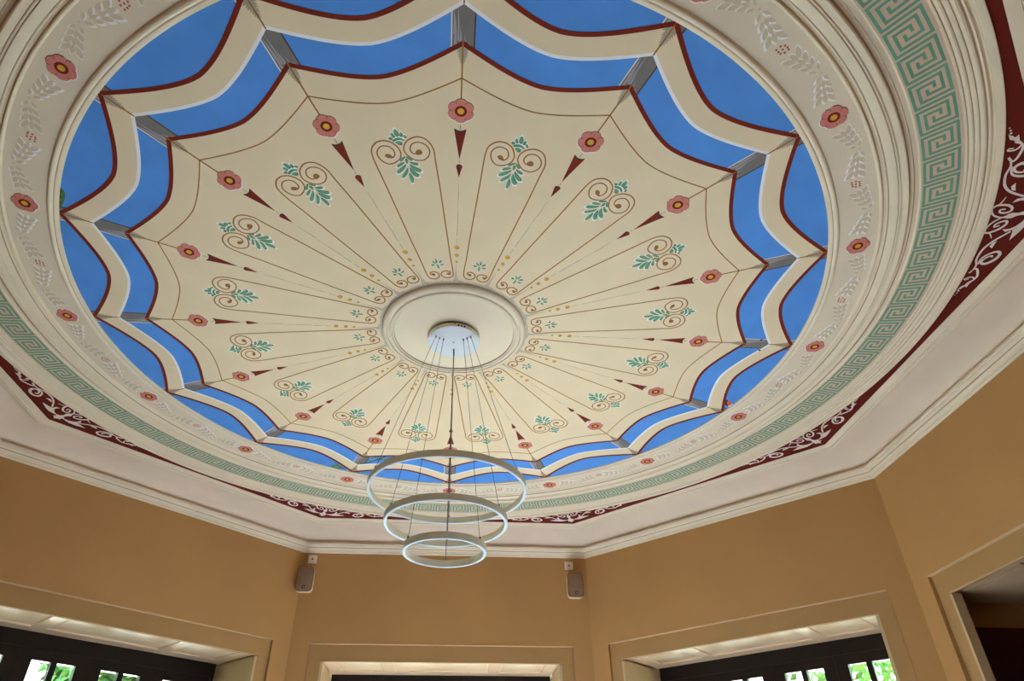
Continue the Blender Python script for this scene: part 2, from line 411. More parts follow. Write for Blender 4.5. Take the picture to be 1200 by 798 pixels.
# brush shading beside the seams
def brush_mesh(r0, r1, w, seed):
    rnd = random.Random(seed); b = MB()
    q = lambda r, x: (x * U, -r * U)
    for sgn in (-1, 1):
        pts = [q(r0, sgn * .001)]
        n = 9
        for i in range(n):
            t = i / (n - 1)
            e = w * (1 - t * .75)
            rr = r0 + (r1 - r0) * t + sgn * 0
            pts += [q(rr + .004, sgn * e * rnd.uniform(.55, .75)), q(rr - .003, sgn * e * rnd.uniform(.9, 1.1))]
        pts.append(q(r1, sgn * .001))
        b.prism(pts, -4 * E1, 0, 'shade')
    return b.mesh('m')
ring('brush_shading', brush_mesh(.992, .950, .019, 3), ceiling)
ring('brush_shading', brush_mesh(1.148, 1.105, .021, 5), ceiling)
# seam lines on the spokes
b = MB(); b.ribbon([(0, -1.0 * U), (0, -.855 * U)], .0062, -5.5 * E1, 0, 'brown'); ring('seam_line', b.mesh('m'), ceiling)
b = MB(); b.ribbon([(0, -1.155 * U), (0, -1.0795 * U)], .0062, -5.5 * E1, 0, 'brown'); ring('seam_line', b.mesh('m'), ceiling)

# rose on each seam
FL = {}
def flower_meshes():
    R = .0575
    def petal_outline(a, rr=1.0, sx=0.0, sy=0.0):
        out = []
        for t in range(12):
            th = 2 * PI * t / 12
            x = .55 * R + .44 * R * rr * math.cos(th); y = .475 * R * rr * math.sin(th)
            out.append((x * math.cos(a) - y * math.sin(a) + sx, x * math.sin(a) + y * math.cos(a) + sy))
        return out
    for i in range(6):
        a = math.radians(-90 + 60 * i)
        b = MB()
        b.prism(petal_outline(a, 1.04, 0, .0035), -6 * E1, 0, 'white')
        b.prism(petal_outline(a, 1.03, 0, -.0010), -6.3 * E1, 0, 'darkline')
        b.prism(petal_outline(a, 1.0), -(7 + .5 * (i % 2)) * E1, 0, 'pink')
        c = math.radians(-90 + 60 * i + 30)
        b.ribbon([(math.cos(c) * .62 * R, math.sin(c) * .62 * R), (math.cos(c + .06) * .88 * R, math.sin(c + .06) * .88 * R)], [.0016, .0026], -8.2 * E1, 0, 'darkline')
        FL[i] = b.mesh('petal')
    b = MB()
    b.prism([((.42 if j % 2 else .47) * R * math.cos(2 * PI * j / 40), (.42 if j % 2 else .47) * R * math.sin(2 * PI * j / 40)) for j in range(40)], -8.6 * E1, 0, 'red')
    FL['heart'] = b.mesh('flower_heart')
    b = MB(); b.disc(0, 0, .25 * R, -9.4 * E1, 0, 'gold', 16); FL['eye'] = b.mesh('flower_eye')
    b = MB(); b.disc(0, 0, .55 * R, -6.6 * E1, 0, 'pink', 18); FL['base'] = b.mesh('painted_flower')
flower_meshes()
def flower(parent, r, k, z=0.0, n=16):
    a = k * 2 * PI / n
    f = put('painted_flower', FL['base'], parent, (r * U * math.sin(a), -r * U * math.cos(a), z), a)
    for i in range(6): put('petal', FL[i], f)
    put('flower_heart', FL['heart'], f); put('flower_eye', FL['eye'], f)
    return f
for k in range(16): flower(ceiling, .831, k)

# dart and drop
b = MB()
q = [(-.0257, -1.3906), (-.018, -1.384), (-.008, -1.3785), (.0, -1.377), (.008, -1.3785), (.018, -1.384), (.0257, -1.3906), (0, -1.237)]
b.prism(grow(shift(q, 0, -.001), centre(q), 1.03), -4 * E1, 0, 'darkline'); b.prism(q, -5 * E1, 0, 'red')
b.ribbon([(-.0257, -1.393), (-.012, -1.383), (0, -1.3805), (.012, -1.383), (.0257, -1.393)], [.001, .005, .006, .005, .001], -5.6 * E1, 0, 'black')
ring('painted_dart', b.mesh('m'), ceiling)
b = MB()
q = [(.0136 * math.cos(t), -1.194 - .0136 * math.sin(t)) for t in [math.radians(x) for x in range(-25, 206, 21)]] + [(0, -1.1355)]
b.prism(q, -5 * E1, 0, 'red')
b.ribbon([(.0136 * math.cos(t), -1.194 - .0136 * math.sin(t)) for t in [math.radians(x) for x in range(10, 171, 20)]], .003, -5.6 * E1, 0, 'black')
ring('painted_drop', b.mesh('m'), ceiling)
# thin pencil seam between the drops and the medallion
b = MB()
rnd = random.Random(4)
b.ribbon([(0, -1.4125), (0, -1.3875)], .004, -4 * E1, 0, 'pencil')
b.ribbon([(0, -1.230), (0, -1.216)], .004, -4 * E1, 0, 'pencil')
rr = 1.105
while rr > .74:
    l = rnd.uniform(.03, .10)
    b.ribbon([(rnd.uniform(-.001, .001), -rr), (rnd.uniform(-.001, .001), -rr + l)], rnd.uniform(.0012, .0032), -4 * E1, 0, 'pencil')
    rr -= l + rnd.uniform(.0, .02)
for o in ring('pencil_line', b.mesh('m'), ceiling): o['kind'] = 'stuff'
# three gold dots
for r, s in ((.6925, .0125), (.636, .0105), (.5885, .0065)):
    b = MB(); b.disc(.0015, -r + .002, s, -4 * E1, 0, 'darkline', 14); b.disc(0, -r, s, -5 * E1, 0, 'gold', 14)
    ring('gold_dot', b.mesh('m'), ceiling)

# ---- scroll motif between the seams
W1 = .0060
for a_, b_ in (('spL', 'inL'), ('spR', 'inR')):
    b = MB()
    line = smooth_line(L(TPL[a_][::-1]), 4)
    inn = smooth_line(L(TPL[b_]), 4)
    ln = line + inn
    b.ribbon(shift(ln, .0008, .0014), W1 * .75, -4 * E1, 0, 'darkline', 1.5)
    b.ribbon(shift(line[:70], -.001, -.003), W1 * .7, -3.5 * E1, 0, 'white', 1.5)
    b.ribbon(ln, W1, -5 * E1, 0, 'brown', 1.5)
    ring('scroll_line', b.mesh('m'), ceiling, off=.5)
for k_, wh in (('blobL', 1), ('blobR', 1), ('inblobL', 0), ('inblobR', 0)):
    q = smooth_loop(L(TPL[k_])); b = MB()
    b.prism(shift(q, .002, .003), -5.2 * E1, 0, 'darkline'); b.prism(shift(q, 0, .005), -5.0 * E1, 0, 'white')
    b.prism(q, -6 * E1, 0, 'brown'); ring('scroll_eye', b.mesh('m'), ceiling, off=.5)
lc = (0.003, -1.2531)
for i, lf in enumerate(TPL['leaves']):
    q = smooth_loop(L(lf), 2); c = centre(q); b = MB()
    d = Vector((c[0] - lc[0], c[1] - lc[1])).normalized()
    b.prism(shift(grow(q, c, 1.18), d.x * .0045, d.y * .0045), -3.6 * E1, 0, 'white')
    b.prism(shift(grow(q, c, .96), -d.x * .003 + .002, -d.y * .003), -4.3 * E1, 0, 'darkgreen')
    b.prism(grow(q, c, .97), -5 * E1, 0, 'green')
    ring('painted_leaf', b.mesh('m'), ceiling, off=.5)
for i, lf in enumerate(TPL['inleaves']):
    q = L(lf); c = centre(q); b = MB()
    d = Vector((c[0] - .005, c[1] + .60)).normalized()
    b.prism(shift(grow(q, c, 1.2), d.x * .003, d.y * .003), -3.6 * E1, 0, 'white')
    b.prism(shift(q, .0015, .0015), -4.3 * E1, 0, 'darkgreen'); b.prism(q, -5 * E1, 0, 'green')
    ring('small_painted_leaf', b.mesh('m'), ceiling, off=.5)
# grey wash round the medallion with a spike on each seam
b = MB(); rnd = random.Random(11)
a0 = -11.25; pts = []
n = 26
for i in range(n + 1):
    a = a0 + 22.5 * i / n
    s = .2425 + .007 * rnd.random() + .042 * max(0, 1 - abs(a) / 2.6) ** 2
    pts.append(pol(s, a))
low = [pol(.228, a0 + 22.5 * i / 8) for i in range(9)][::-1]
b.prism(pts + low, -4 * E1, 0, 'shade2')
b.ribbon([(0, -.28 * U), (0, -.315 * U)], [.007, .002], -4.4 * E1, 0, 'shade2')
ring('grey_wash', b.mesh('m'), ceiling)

# the little painted creatures and the branch in the sky
K = lambda p: [(x * .001, y * .001) for x, y in p]
def pic(name, items, label, inward=0.0):
    b = MB()
    c0 = Vector(centre(items[0][0])).normalized() * -inward
    items = [(shift(p, c0.x, c0.y), k, kind) for p, k, kind in items]
    for j, (p, k, kind) in enumerate(items):
        if kind == 'fill': b.prism(K(p), -(4.2 + .3 * j) * E1 if name != 'painted_branch' else -1.6 * E1, 0, k)
        else: b.ribbon(smooth_line(K(p), 3), kind, -(4.2 + .3 * j) * E1 if name != 'painted_branch' else -2.2 * E1, 0, k)
    o = b.build(name, ceiling); o['label'] = label
pic('painted_bug', [(PIC['bug'], 'leafgreen', 'fill'), (PIC['bugback'], 'darkgreen', 'fill')] + [(s, 'key', 'fill') for s in PIC['bugspot']] + [(PIC['buganten'], 'darkgreen', .006)], 'small green painted bug at the sky edge', 8)
pic('painted_bird', [(PIC['birdbelly'], 'scrollwhite', 'fill'), (PIC['birdbody'], 'redbird', 'fill'), (PIC['birdhead'], 'black', 'fill')], 'small painted bird with a red breast', 26)
for s in PIC['speck']:
    b = MB(); b.prism(K(s), -6 * E1, 0, 'black'); b.build('painted_fly', ceiling)
b = MB()
b.ribbon(smooth_line(K(PIC['branch']), 3), .011, -2.6 * E1, 0, 'darkline'); b.ribbon(smooth_line(K(PIC['branch2']), 3), .011, -2.6 * E1, 0, 'darkline')
for i, lf in enumerate(PIC['bleaves']): b.prism(K(lf), -(1.7 + .05 * (i % 6)) * E1, 0, 'leafgreen' if i % 3 else 'green')
o = b.build('painted_branch', ceiling); o['label'] = 'painted green branch crossing the blue sky'

# ---------------------------------------------------------------- centre medallion
def up_(pr): return [(r * U, z * U) for r, z in pr]
prof = [(.237, .002), (.237, -.006), (.2345, -.012), (.229, -.016), (.224, -.0175), (.2215, -.0175), (.2205, -.0150), (.216, -.0135), (.2120, -.0150), (.2105, -.0185),
        (.2065, -.0205), (.2045, -.0205), (.2035, -.0180), (.2015, -.0190), (.1995, -.0190), (.1975, -.0165), (.1968, -.0128), (.190, -.0125), (.178, -.0145), (.160, -.0175), (.135, -.0210), (.11, -.0235), (.02, -.0245)]
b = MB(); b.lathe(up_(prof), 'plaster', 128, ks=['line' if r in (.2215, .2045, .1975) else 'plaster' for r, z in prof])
medal = struct(b.build('trim_1', None, AX, 0, 35), 'round moulded cream medallion at the ceiling centre')

# ---------------------------------------------------------------- circular cornice
prof = [(1.160, .004), (1.1615, -.0050), (1.1640, -.0062), (1.1710, -.0064), (1.1730, -.0050), (1.1745, -.0050), (1.1765, -.0090), (1.1800, -.0112), (1.1840, -.0108), (1.1872, -.0080), (1.1885, -.0042), (1.1900, -.0015),
        (1.2900, -.0015), (1.2915, -.0050), (1.2935, -.0078), (1.2965, -.0080), (1.2985, -.0055), (1.2995, -.0015), (1.3060, -.0010), (1.3075, -.0050), (1.3100, -.0058), (1.3120, -.0048), (1.3130, -.0072),
        (1.3200, -.0090), (1.3330, -.0100), (1.3345, -.0078), (1.3360, -.0078), (1.3370, -.0108), (1.3395, -.0108), (1.3405, -.0085), (1.3420, -.0085), (1.3435, -.0125), (1.3560, -.0135), (1.3590, -.0120),
        (1.3600, -.0090), (1.3640, -.0050), (1.3700, -.0030), (1.3730, -.0030), (1.3740, -.0062), (1.3800, -.0050), (1.3850, -.0045), (1.3870, -.0060), (1.3885, -.0076),
        (1.4850, -.0076), (1.4862, -.0105), (1.4905, -.0108), (1.4918, -.0080), (1.4935, -.0082), (1.4945, -.0110), (1.4985, -.0128), (1.5025, -.0122), (1.5040, -.0098), (1.5055, -.0098), (1.5065, -.0125),
        (1.5110, -.0142), (1.5145, -.0138), (1.5155, -.0112), (1.5170, -.0112), (1.5180, -.0145), (1.5230, -.0165), (1.5275, -.0160), (1.5300, -.0130), (1.5335, -.0118), (1.5345, -.0150), (1.5370, -.0165), (1.5390, -.0150),
        (1.5400, -.0115), (1.5450, -.0095), (1.5475, -.0120), (1.5480, -.0160), (1.5520, -.0172), (1.5650, -.0174), (1.5675, -.0160), (1.5685, -.0090)]
ks = ['plaster'] * len(prof)
for i, (r, z) in enumerate(prof):
    if abs(r - 1.19) < 1e-6: ks[i] = 'band'
    if abs(r - 1.3885) < 1e-6: ks[i] = 'keyband'
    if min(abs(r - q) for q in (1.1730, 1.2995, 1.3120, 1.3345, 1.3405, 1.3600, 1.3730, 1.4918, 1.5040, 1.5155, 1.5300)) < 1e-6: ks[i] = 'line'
prof = [(r, z if (abs(z + .0015) < 1e-6 or abs(z + .0076) < 1e-6) else z + (.55 * (z + .0085) if 1.29 < r < 1.48 else 0.0)) for r, z in prof]
b = MB(); b.lathe(up_(prof), None, 240, ks=ks)
corn = struct(b.build('trim_2', None, AX, 0, 28), 'circular moulded cream cornice with flower garland and green key band')

# roses and garlands on the inner band
ZB = -.0015 * U
for k in range(16): flower(corn, 1.2412, k, ZB)
def spray_mesh(p0, p1, wide):
    """p0: open end, p1: thin tip"""
    p0, p1 = Vector(p0), Vector(p1); d = p1 - p0; ln = d.length; d.normalize(); nx = Vector((-d.y, d.x))
    b = MB()
    def leaf(t, side, size, lean):
        base = p0 + d * ln * t
        out = (-d * math.cos(lean) + nx * side * math.sin(lean)).normalized(); pn = Vector((-out.y, out.x))
        base = base + nx * side * size * .16
        shp = [(0, 0), (.22, .17), (.50, .23), (.80, .14), (1, 0), (.82, -.12), (.52, -.22), (.22, -.16)]
        q = [base + out * (x * size) + pn * (y * size) for x, y in shp]
        q = [(v.x, v.y) for v in q]
        b.prism(shift(q, -nx.x * .0048 + out.x * .004, -nx.y * .0048 + out.y * .004 + .003), -1.4 * E1, 0, 'white')
        b.prism(grow(q, centre(q), .93), -2.2 * E1, 0, 'leafshade')
    for t, s in ((.34, .054), (.56, .048), (.77, .041), (.97, .034)):
        leaf(t, 1, s * wide, .62); leaf(t, -1, s * wide, .62)
        if t < .8: leaf(t + .04, 0, s * .92 * wide, 0)
    b.disc(p1.x + d.x * .012, p1.y + d.y * .012, .004, -1.6 * E1, 0, 'leafshade', 8)
    return b.mesh('m')
for nm, (r0, a0, r1, a1, w_) in (('f1', (1.2400, 2.05, 1.2650, 5.75, 1.0)), ('f2', (1.2400, 20.45, 1.2650, 16.75, 1.0)), ('b1', (1.2395, 10.55, 1.2640, 6.35, 1.05)), ('b2', (1.2395, 11.95, 1.2640, 16.15, 1.05))):
    ring('leaf_spray', spray_mesh(pol(r0, a0), pol(r1, a1), w_), corn, z=ZB)
b = MB()
for x, y in ((0, 0), (.012, .004), (-.012, -.004), (.004, .012), (-.005, .011), (.007, -.011), (-.003, -.012), (.015, -.008), (-.015, .009)):
    cx_, cy_ = pol(1.2395, 11.25); b.disc(cx_ + x * 1.35, cy_ + y * 1.35, .0048, -2 * E1, 0, 'berry', 8)
ring('berry_cluster', b.mesh('m'), corn, z=ZB)

# greek key, one hook after another
NK = 105
b = MB()
per = 360 / NK; ri, ro = 1.3925, 1.4775
path = [(.405, .48), (.405, .67), (.785, .67), (.785, .155), (.045, .155), (.045, 1.0), (.955, 1.0), (.955, 1.845), (.215, 1.845), (.215, 1.33), (.595, 1.33), (.595, 1.52)]
b.ribbon([pol(ri + (ro - ri) * x, y * per) for x, y in path], .0122, -2 * E1, 0, 'key', 1.6)
me = b.mesh('greek_key')
for k in range(NK): put('greek_key', me, corn, (0, 0, -.0076 * U), math.radians(per * k + 1.26))

# ---------------------------------------------------------------- octagonal trim, cove and crown
def octo(prof, name, label, k, smooth=25, lines=()):
    b = MB(); n = len(prof)
    c = 1 / math.cos(PI / 8)
    for i in range(8):
        vs = []
        for a in (22.5 + 45 * i, 67.5 + 45 * i):
            for ap, z in prof:
                x, y = pol(ap * c, a); vs.append((x, y, z * U))
        for j in range(n - 1):
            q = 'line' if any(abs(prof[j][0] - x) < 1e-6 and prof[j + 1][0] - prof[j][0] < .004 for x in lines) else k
            b.add([vs[j], vs[j + 1], vs[n + j + 1], vs[n + j]], [(0, 1, 2, 3)], q)
    bm_ = b.mesh(name, smooth, weld=True)
    return struct(put(name, bm_, None, AX), label)
mp = MB()
# maroon corner fields between circle and octagon
for_sp = []
SA = [-22.5 + 1.5 * i for i in range(31)]
pts = [pol(1.555, a) for a in SA]
top = pol(1.605 / math.cos(PI / 8), 0)
e = [pol(1.605 / math.cos(math.radians(22.5 - abs(a))), a) for a in (-21, -11)]
b = MB()
out_pts = [pol(1.605 / math.cos(math.radians(22.5 - abs(a))), a) for a in SA]
b.prism(pts + out_pts[::-1], -.0102 * U, 0, 'maroon')
sp_me = b.mesh('m')
spandrels = [put('corner_field', sp_me, ceiling, (0, 0, 0), math.radians(22.5 + 45 * k)) for k in range(8)]
# white scrollwork on every corner field
def spoff(p): return [(v * .001 - .003, -u * .001) for u, v in p]
def fl(p): return [(-x, y) for x, y in p]
def flourish(mirror):
    t = TPL['sp']; f = fl if mirror else (lambda p: p); b = MB(); z0 = -2 * E1
    def taper(n, w0, w1, w2): return [w0 + (w1 - w0) * min(1, i / (n * .5)) if i < n * .5 else w1 + (w2 - w1) * (i - n * .5) / (n * .5) for i in range(n)]
    for nm, w in (('scroll1', (.007, .013, .007)), ('tail1', (.008, .006, .002)), ('stem', (.010, .012, .008)), ('volute', (.007, .019, .006)), ('stem2', (.010, .012, .007)), ('endvolute', (.008, .008, .005))):
        ln = smooth_line(f(spoff(t[nm])), 4)
        b.ribbon(ln, taper(len(ln), *w), z0, 0, 'scrollwhite', 1.4)
    for nm in ('leaf', 'stemleaf', 'endleaf', 'endleaf2'):
        b.prism(f(spoff(t[nm])), z0 * 1.1, 0, 'scrollwhite')
    for i, (x, y) in enumerate(f(spoff(t['dots']))): b.disc(x, y, .006 - .0012 * i, z0, 0, 'scrollwhite', 8)
    return b.mesh('m')
b = MB()
q = [(v * .001 - .003, -u * .001) for u, v in TPL['sp']['palm']]
qs = sorted(q, key=lambda p: p[1])
pal = [(0, -3.026), (.014, -3.004), (.030, -2.998), (.020, -2.982), (.034, -2.962), (.015, -2.966), (.007, -2.945), (.010, -2.915), (.018, -2.895), (.014, -2.872), (0, -2.866)]
b.prism(pal + [(-x, y) for x, y in pal[::-1]][1:-1], -2.2 * E1, 0, 'scrollwhite')
pm = b.mesh('m'); fA, fB = flourish(False), flourish(True)
for s in spandrels:
    for me_ in (fA, fB): put('white_flourish', me_, s, (0, 0, -.0102 * U))
    put('white_palmette', pm, s, (0, 0, -.0102 * U))
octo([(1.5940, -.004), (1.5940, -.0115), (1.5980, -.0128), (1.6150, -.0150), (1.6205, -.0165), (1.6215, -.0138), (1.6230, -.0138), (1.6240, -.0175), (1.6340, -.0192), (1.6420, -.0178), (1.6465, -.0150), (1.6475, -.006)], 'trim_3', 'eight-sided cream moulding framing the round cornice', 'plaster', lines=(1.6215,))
octo([(1.6450, -.0120), (1.665, -.0122), (1.69, -.0133), (1.715, -.0160), (1.74, -.0205), (1.76, -.0265), (1.776, -.0345), (1.79, -.0450), (1.80, -.056), (1.806, -.068), (1.810, -.085)], 'trim_4', 'plain pale plaster cove below the eight-sided moulding', 'cove', 40)
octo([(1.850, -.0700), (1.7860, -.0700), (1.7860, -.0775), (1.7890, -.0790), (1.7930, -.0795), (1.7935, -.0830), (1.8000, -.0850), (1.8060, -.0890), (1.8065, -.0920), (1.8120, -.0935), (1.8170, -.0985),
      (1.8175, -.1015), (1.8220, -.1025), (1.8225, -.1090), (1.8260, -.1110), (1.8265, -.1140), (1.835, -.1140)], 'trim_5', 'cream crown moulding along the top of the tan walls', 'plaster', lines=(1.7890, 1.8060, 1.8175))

# ---------------------------------------------------------------- the walls
NAMES = {0: 'front', 2: 'front_right', 4: 'right', 6: 'back_right', 8: 'back', 10: 'back_left', 12: 'left', 14: 'front_left'}
OW, IW, JW = .660, .600, .600            # half widths: recess, opening
ZO, ZI, ZS = -.572, -.652, -.645         # recess top, opening head, soffit lining
ND, NB = 2.19, 2.30                      # plane of the doors, outer face of the wall
FLOOR = -H / U
def wall_mesh(NB):
    b = MB()
    def bx(s0, s1, n0, n1, z0, z1, k):     # s, n, z in units
        b.box(s0 * U, s1 * U, -n1 * U, -n0 * U, z0 * U, z1 * U, k)
    def mitre(sgn, s0, n0, n1, z0, z1, k):
        p = [(s0, n0), (n0 * T8, n0), (n1 * T8, n1), (s0, n1)]
        b.prism([(sgn * s * U, -n * U) for s, n in p], z0 * U, z1 * U, k, cap=True)
    for sg in (-1, 1): mitre(sg, OW, AP, NB, FLOOR, -.06, 'wall')
    bx(-OW, OW, AP, NB, ZO, -.06, 'wall')
    # recessed band round the opening
    for sg in (-1, 1):
        bx(min(sg * IW, sg * OW), max(sg * IW, sg * OW), AP + .014, NB, FLOOR, ZO, 'frame')
    bx(-IW, IW, AP + .014, 1.858, ZI, ZO, 'frame')
    bx(-IW, IW, 1.858, NB, ZS + .020, ZO, 'frame')
    # thin strip along the recess and opening edges, paler across the tops
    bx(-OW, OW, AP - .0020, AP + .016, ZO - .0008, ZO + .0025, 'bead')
    for sg in (-1, 1): bx(min(sg * (OW - .0008), sg * (OW + .002)), max(sg * (OW - .0008), sg * (OW + .002)), AP - .0016, AP + .016, FLOOR, ZO + .0025, 'frame')
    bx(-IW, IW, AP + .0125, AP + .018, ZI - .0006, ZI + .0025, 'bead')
    return b
wm = wall_mesh(NB).mesh('wall')
wm_thin = wall_mesh(1.880).mesh('wall')
walls = {}
for k, nm in NAMES.items():
    walls[k] = struct(put('wall_' + nm, wm_thin if k == 4 else wm, None, AX, k * PI / 8), 'tan painted %s wall with a stepped recess round its opening' % nm.replace('_', ' '))

# soffit lining with recessed panels, jamb linings
def soffit_parts():
    b = MB()
    n0, n1 = 1.858, ND
    z = ZS * U
    xs = [-IW, -.53, -.30, -.247, .247, .30, .53, IW]
    ys = [n0, n0 + .022, n1 - .075, n1]
    for i in range(7):
        for j in range(3):
            if j == 1 and i in (1, 3, 5): continue
            b.box(xs[i] * U, xs[i + 1] * U, -ys[j + 1] * U, -ys[j] * U, z, z + .012, 'soffit')
    frame = b.mesh('m')
    pan = []
    for i in (1, 3, 5):
        b = MB()
        x0, x1, y0, y1 = xs[i] * U, xs[i + 1] * U, -ys[2] * U, -ys[1] * U
        m_ = .022
        def quad(a, za, c, zc):
            vs = [(x0 + a, y0 + a, za), (x1 - a, y0 + a, za), (x1 - a, y1 - a, za), (x0 + a, y1 - a, za), (x0 + c, y0 + c, zc), (x1 - c, y0 + c, zc), (x1 - c, y1 - c, zc), (x0 + c, y1 - c, zc)]
            b.add(vs, [(q, (q + 1) % 4, 4 + (q + 1) % 4, 4 + q) for q in range(4)], 'soffit')
        quad(-.001, z + .001, .006, z + .002); quad(.006, z + .002, .009, z + .011); quad(.009, z + .011, .024, z + .013); quad(.024, z + .013, .028, z + .009)
        c = .028
        b.add([(x0 + c, y0 + c, z + .009), (x1 - c, y0 + c, z + .009), (x1 - c, y1 - c, z + .009), (x0 + c, y1 - c, z + .009)], [(0, 3, 2, 1)], 'soffit')
        pan.append(b.mesh('m', fix=False))
    return frame, pan
sf, pans = soffit_parts()
def jamb_mesh(sgn):
    b = MB(); x = sgn * IW
    b.box(min(x, x - sgn * .012) * U, max(x, x - sgn * .012) * U, -ND * U, -(AP + .014) * U, FLOOR * U, (ZI - .004) * U, 'jamb')
    return b.mesh('m')
jm = {s: jamb_mesh(s) for s in (-1, 1)}
for k, w in walls.items():
    if k == 4: continue
    s = put('soffit_lining', sf, w)
    for p in pans: put('soffit_panel', p, s)
    for sg in (-1, 1): put('jamb_lining', jm[sg], w)

# ---------------------------------------------------------------- glazed doors
DH = ZS - .022            # top of the door frame's visible face
PT = -.751                # top of the panes
zf = FLOOR * U
def doors():
    y0, y1 = -(ND + .030) * U, -ND * U
    b = MB()
    z1 = (ZS) * U
    b.box(-.588 * U, .588 * U, y0 - .02, y1, (ZS - .0625) * U, z1, 'dooor')
    for sg in (-1, 1): b.box(min(sg * .588, sg * .575) * U, max(sg * .588, sg * .575) * U, y0 - .02, y1, zf, (ZS - .050) * U, 'dooor')
    frame = b.mesh('m')
    zt = (ZS - .063) * U
    rows = 5
    z_hi, z_lo = PT * U, zf + .55
    leafs = []
    lw = .570 / 2 * U
    b = MB()
    st = .0535 * U
    pw = (.287 * U - 2 * st - .024 * U) / 2
    hw = .2865 / 2 * U - .002
    b.box(-hw, -hw + st, y0, y1, zf + .005, zt, 'dooor'); b.box(hw - st, hw, y0, y1, zf + .005, zt, 'dooor')
    b.box(-hw + st, hw - st, y0, y1, z_hi, zt, 'dooor'); b.box(-hw + st, hw - st, y0, y1, zf + .005, z_lo, 'dooor')
    leaf = b.mesh('m')
    b = MB(); b.box(-.012 * U, .012 * U, y0, y1, z_lo, z_hi, 'dooor'); vbar = b.mesh('m')
    ph = (z_hi - z_lo) / rows
    b = MB(); b.box(-hw + st, hw - st, y0 + .004, y1 - .004, -.014, .014, 'dooor'); hbar = b.mesh('m')
    b = MB(); b.box(.012 * U, hw - st, (y0 + y1) / 2 - .002, (y0 + y1) / 2 + .002, .014, ph - .014, 'glass'); paneR = b.mesh('m')
    b = MB(); b.box(-hw + st, -.012 * U, (y0 + y1) / 2 - .002, (y0 + y1) / 2 + .002, .014, ph - .014, 'glass'); paneL = b.mesh('m')
    b = MB(); b.box(.012 * U, hw - st, y0 + .01, y1 - .012, .014, ph - .014, 'dooor'); solidR = b.mesh('m')
    b = MB(); b.box(-hw + st, -.012 * U, y0 + .01, y1 - .012, .014, ph - .014, 'dooor'); solidL = b.mesh('m')
    b = MB(); b.box(-.012, .012, y1, y1 + .012, -.05, .05, 'steel'); b.tube((0, y1 + .02, -.04), (0, y1 + .02, .05), .007, 'steel'); bolt = b.mesh('m')
    return frame, leaf, vbar, hbar, paneL, paneR, solidL, solidR, bolt, z_lo, ph, rows
GLAZED = (8, 6, 10)
dfr, dlf, dvb, dhb, dpl, dpr, dql, dqr, dbo, z_lo, ph, rows = doors()
n_ = 0
for k in (8, 6, 10, 12, 2, 14, 0):
    n_ += 1
    glazed = k in GLAZED  # doors of the unseen walls are made solid to cut the daylight
    fr_ = struct(put('door_%d' % n_, dfr, None, AX, k * PI / 8), 'dark %s folding doors in the %s wall' % ('glazed' if glazed else 'unseen light-blocking panelled', NAMES[k].replace('_', ' ')))
    for i in range(4):
        x = (-.4275 + .285 * i) * U
        lf = put('door_leaf', dlf, fr_, (x, 0, 0))
        put('glazing_bar', dvb, lf)
        for r in range(1, rows): put('glazing_bar', dhb, lf, (0, 0, z_lo + ph * r))
        for r in range(rows):
            put('glass_pane' if glazed else 'door_panel', dpl if glazed else dql, lf, (0, 0, z_lo + ph * r)); put('glass_pane' if glazed else 'door_panel', dpr if glazed else dqr, lf, (0, 0, z_lo + ph * r))
    put('door_bolt', dbo, fr_, (-.285 * U, 0, -.85 * U))


# passage behind the right-hand wall
def bw(b, s0, s1, n0, n1, z0, z1, k): b.box(s0 * U, s1 * U, -n1 * U, -n0 * U, z0 * U, z1 * U, k)
AR = 4 * PI / 8
b = MB()
bw(b, .75, .80, 1.880, 3.4, FLOOR, -.60, 'wall'); bw(b, -.80, -.75, 1.880, 3.4, FLOOR, -.60, 'wall')
bw(b, -.80, .80, 3.4, 3.45, FLOOR, -.60, 'wall')
struct(put('wall_passage', b.mesh('m'), None, AX, AR), 'tan passage walls behind the right-hand opening')
b = MB(); bw(b, .735, .75, 1.96, 2.75, FLOOR, -.735, 'curtain')
d8 = struct(put('door_8', b.mesh('m'), None, AX, AR), 'dark red door on the passage side wall')
b = MB(); bw(b, .728, .735, 2.62, 2.65, -1.70, -1.62, 'steel'); put('door_handle', b.mesh('m'), d8)
b = MB()
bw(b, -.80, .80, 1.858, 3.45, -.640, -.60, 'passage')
ps = struct(put('trim_6', b.mesh('m'), None, AX, AR), 'cream boarded ceiling of the passage behind the right-hand opening')
for x0, x1 in ((.30, .60), (-.25, .25), (-.60, -.30)):
    for n0, n1 in ((1.90, 2.30), (2.36, 2.76)):
        b = MB()
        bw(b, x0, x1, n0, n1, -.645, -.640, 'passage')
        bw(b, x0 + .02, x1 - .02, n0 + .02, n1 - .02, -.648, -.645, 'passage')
        put('soffit_panel', b.mesh('m'), ps)
b = MB()
for sg in (-1, 1): bw(b, min(sg * .588, sg * .6), max(sg * .588, sg * .6), AP + .014, 1.880, FLOOR, -.655, 'jamb')
put('jamb_lining', b.mesh('m'), walls[4])

# floor and skirting
b = MB(); b.prism([pol(2.5 / math.cos(PI / 8), 22.5 + 45 * k) for k in range(8)], -.12, 0, 'floor', cap=True)
struct(b.build('floor', None), 'dark slate floor of the octagonal room')
b = MB(); bw(b, -.8, .8, 2.3, 3.45, -.06, .001, 'floor'); struct(b.build('floor', None, rz=AR), 'dark slate floor of the passage')

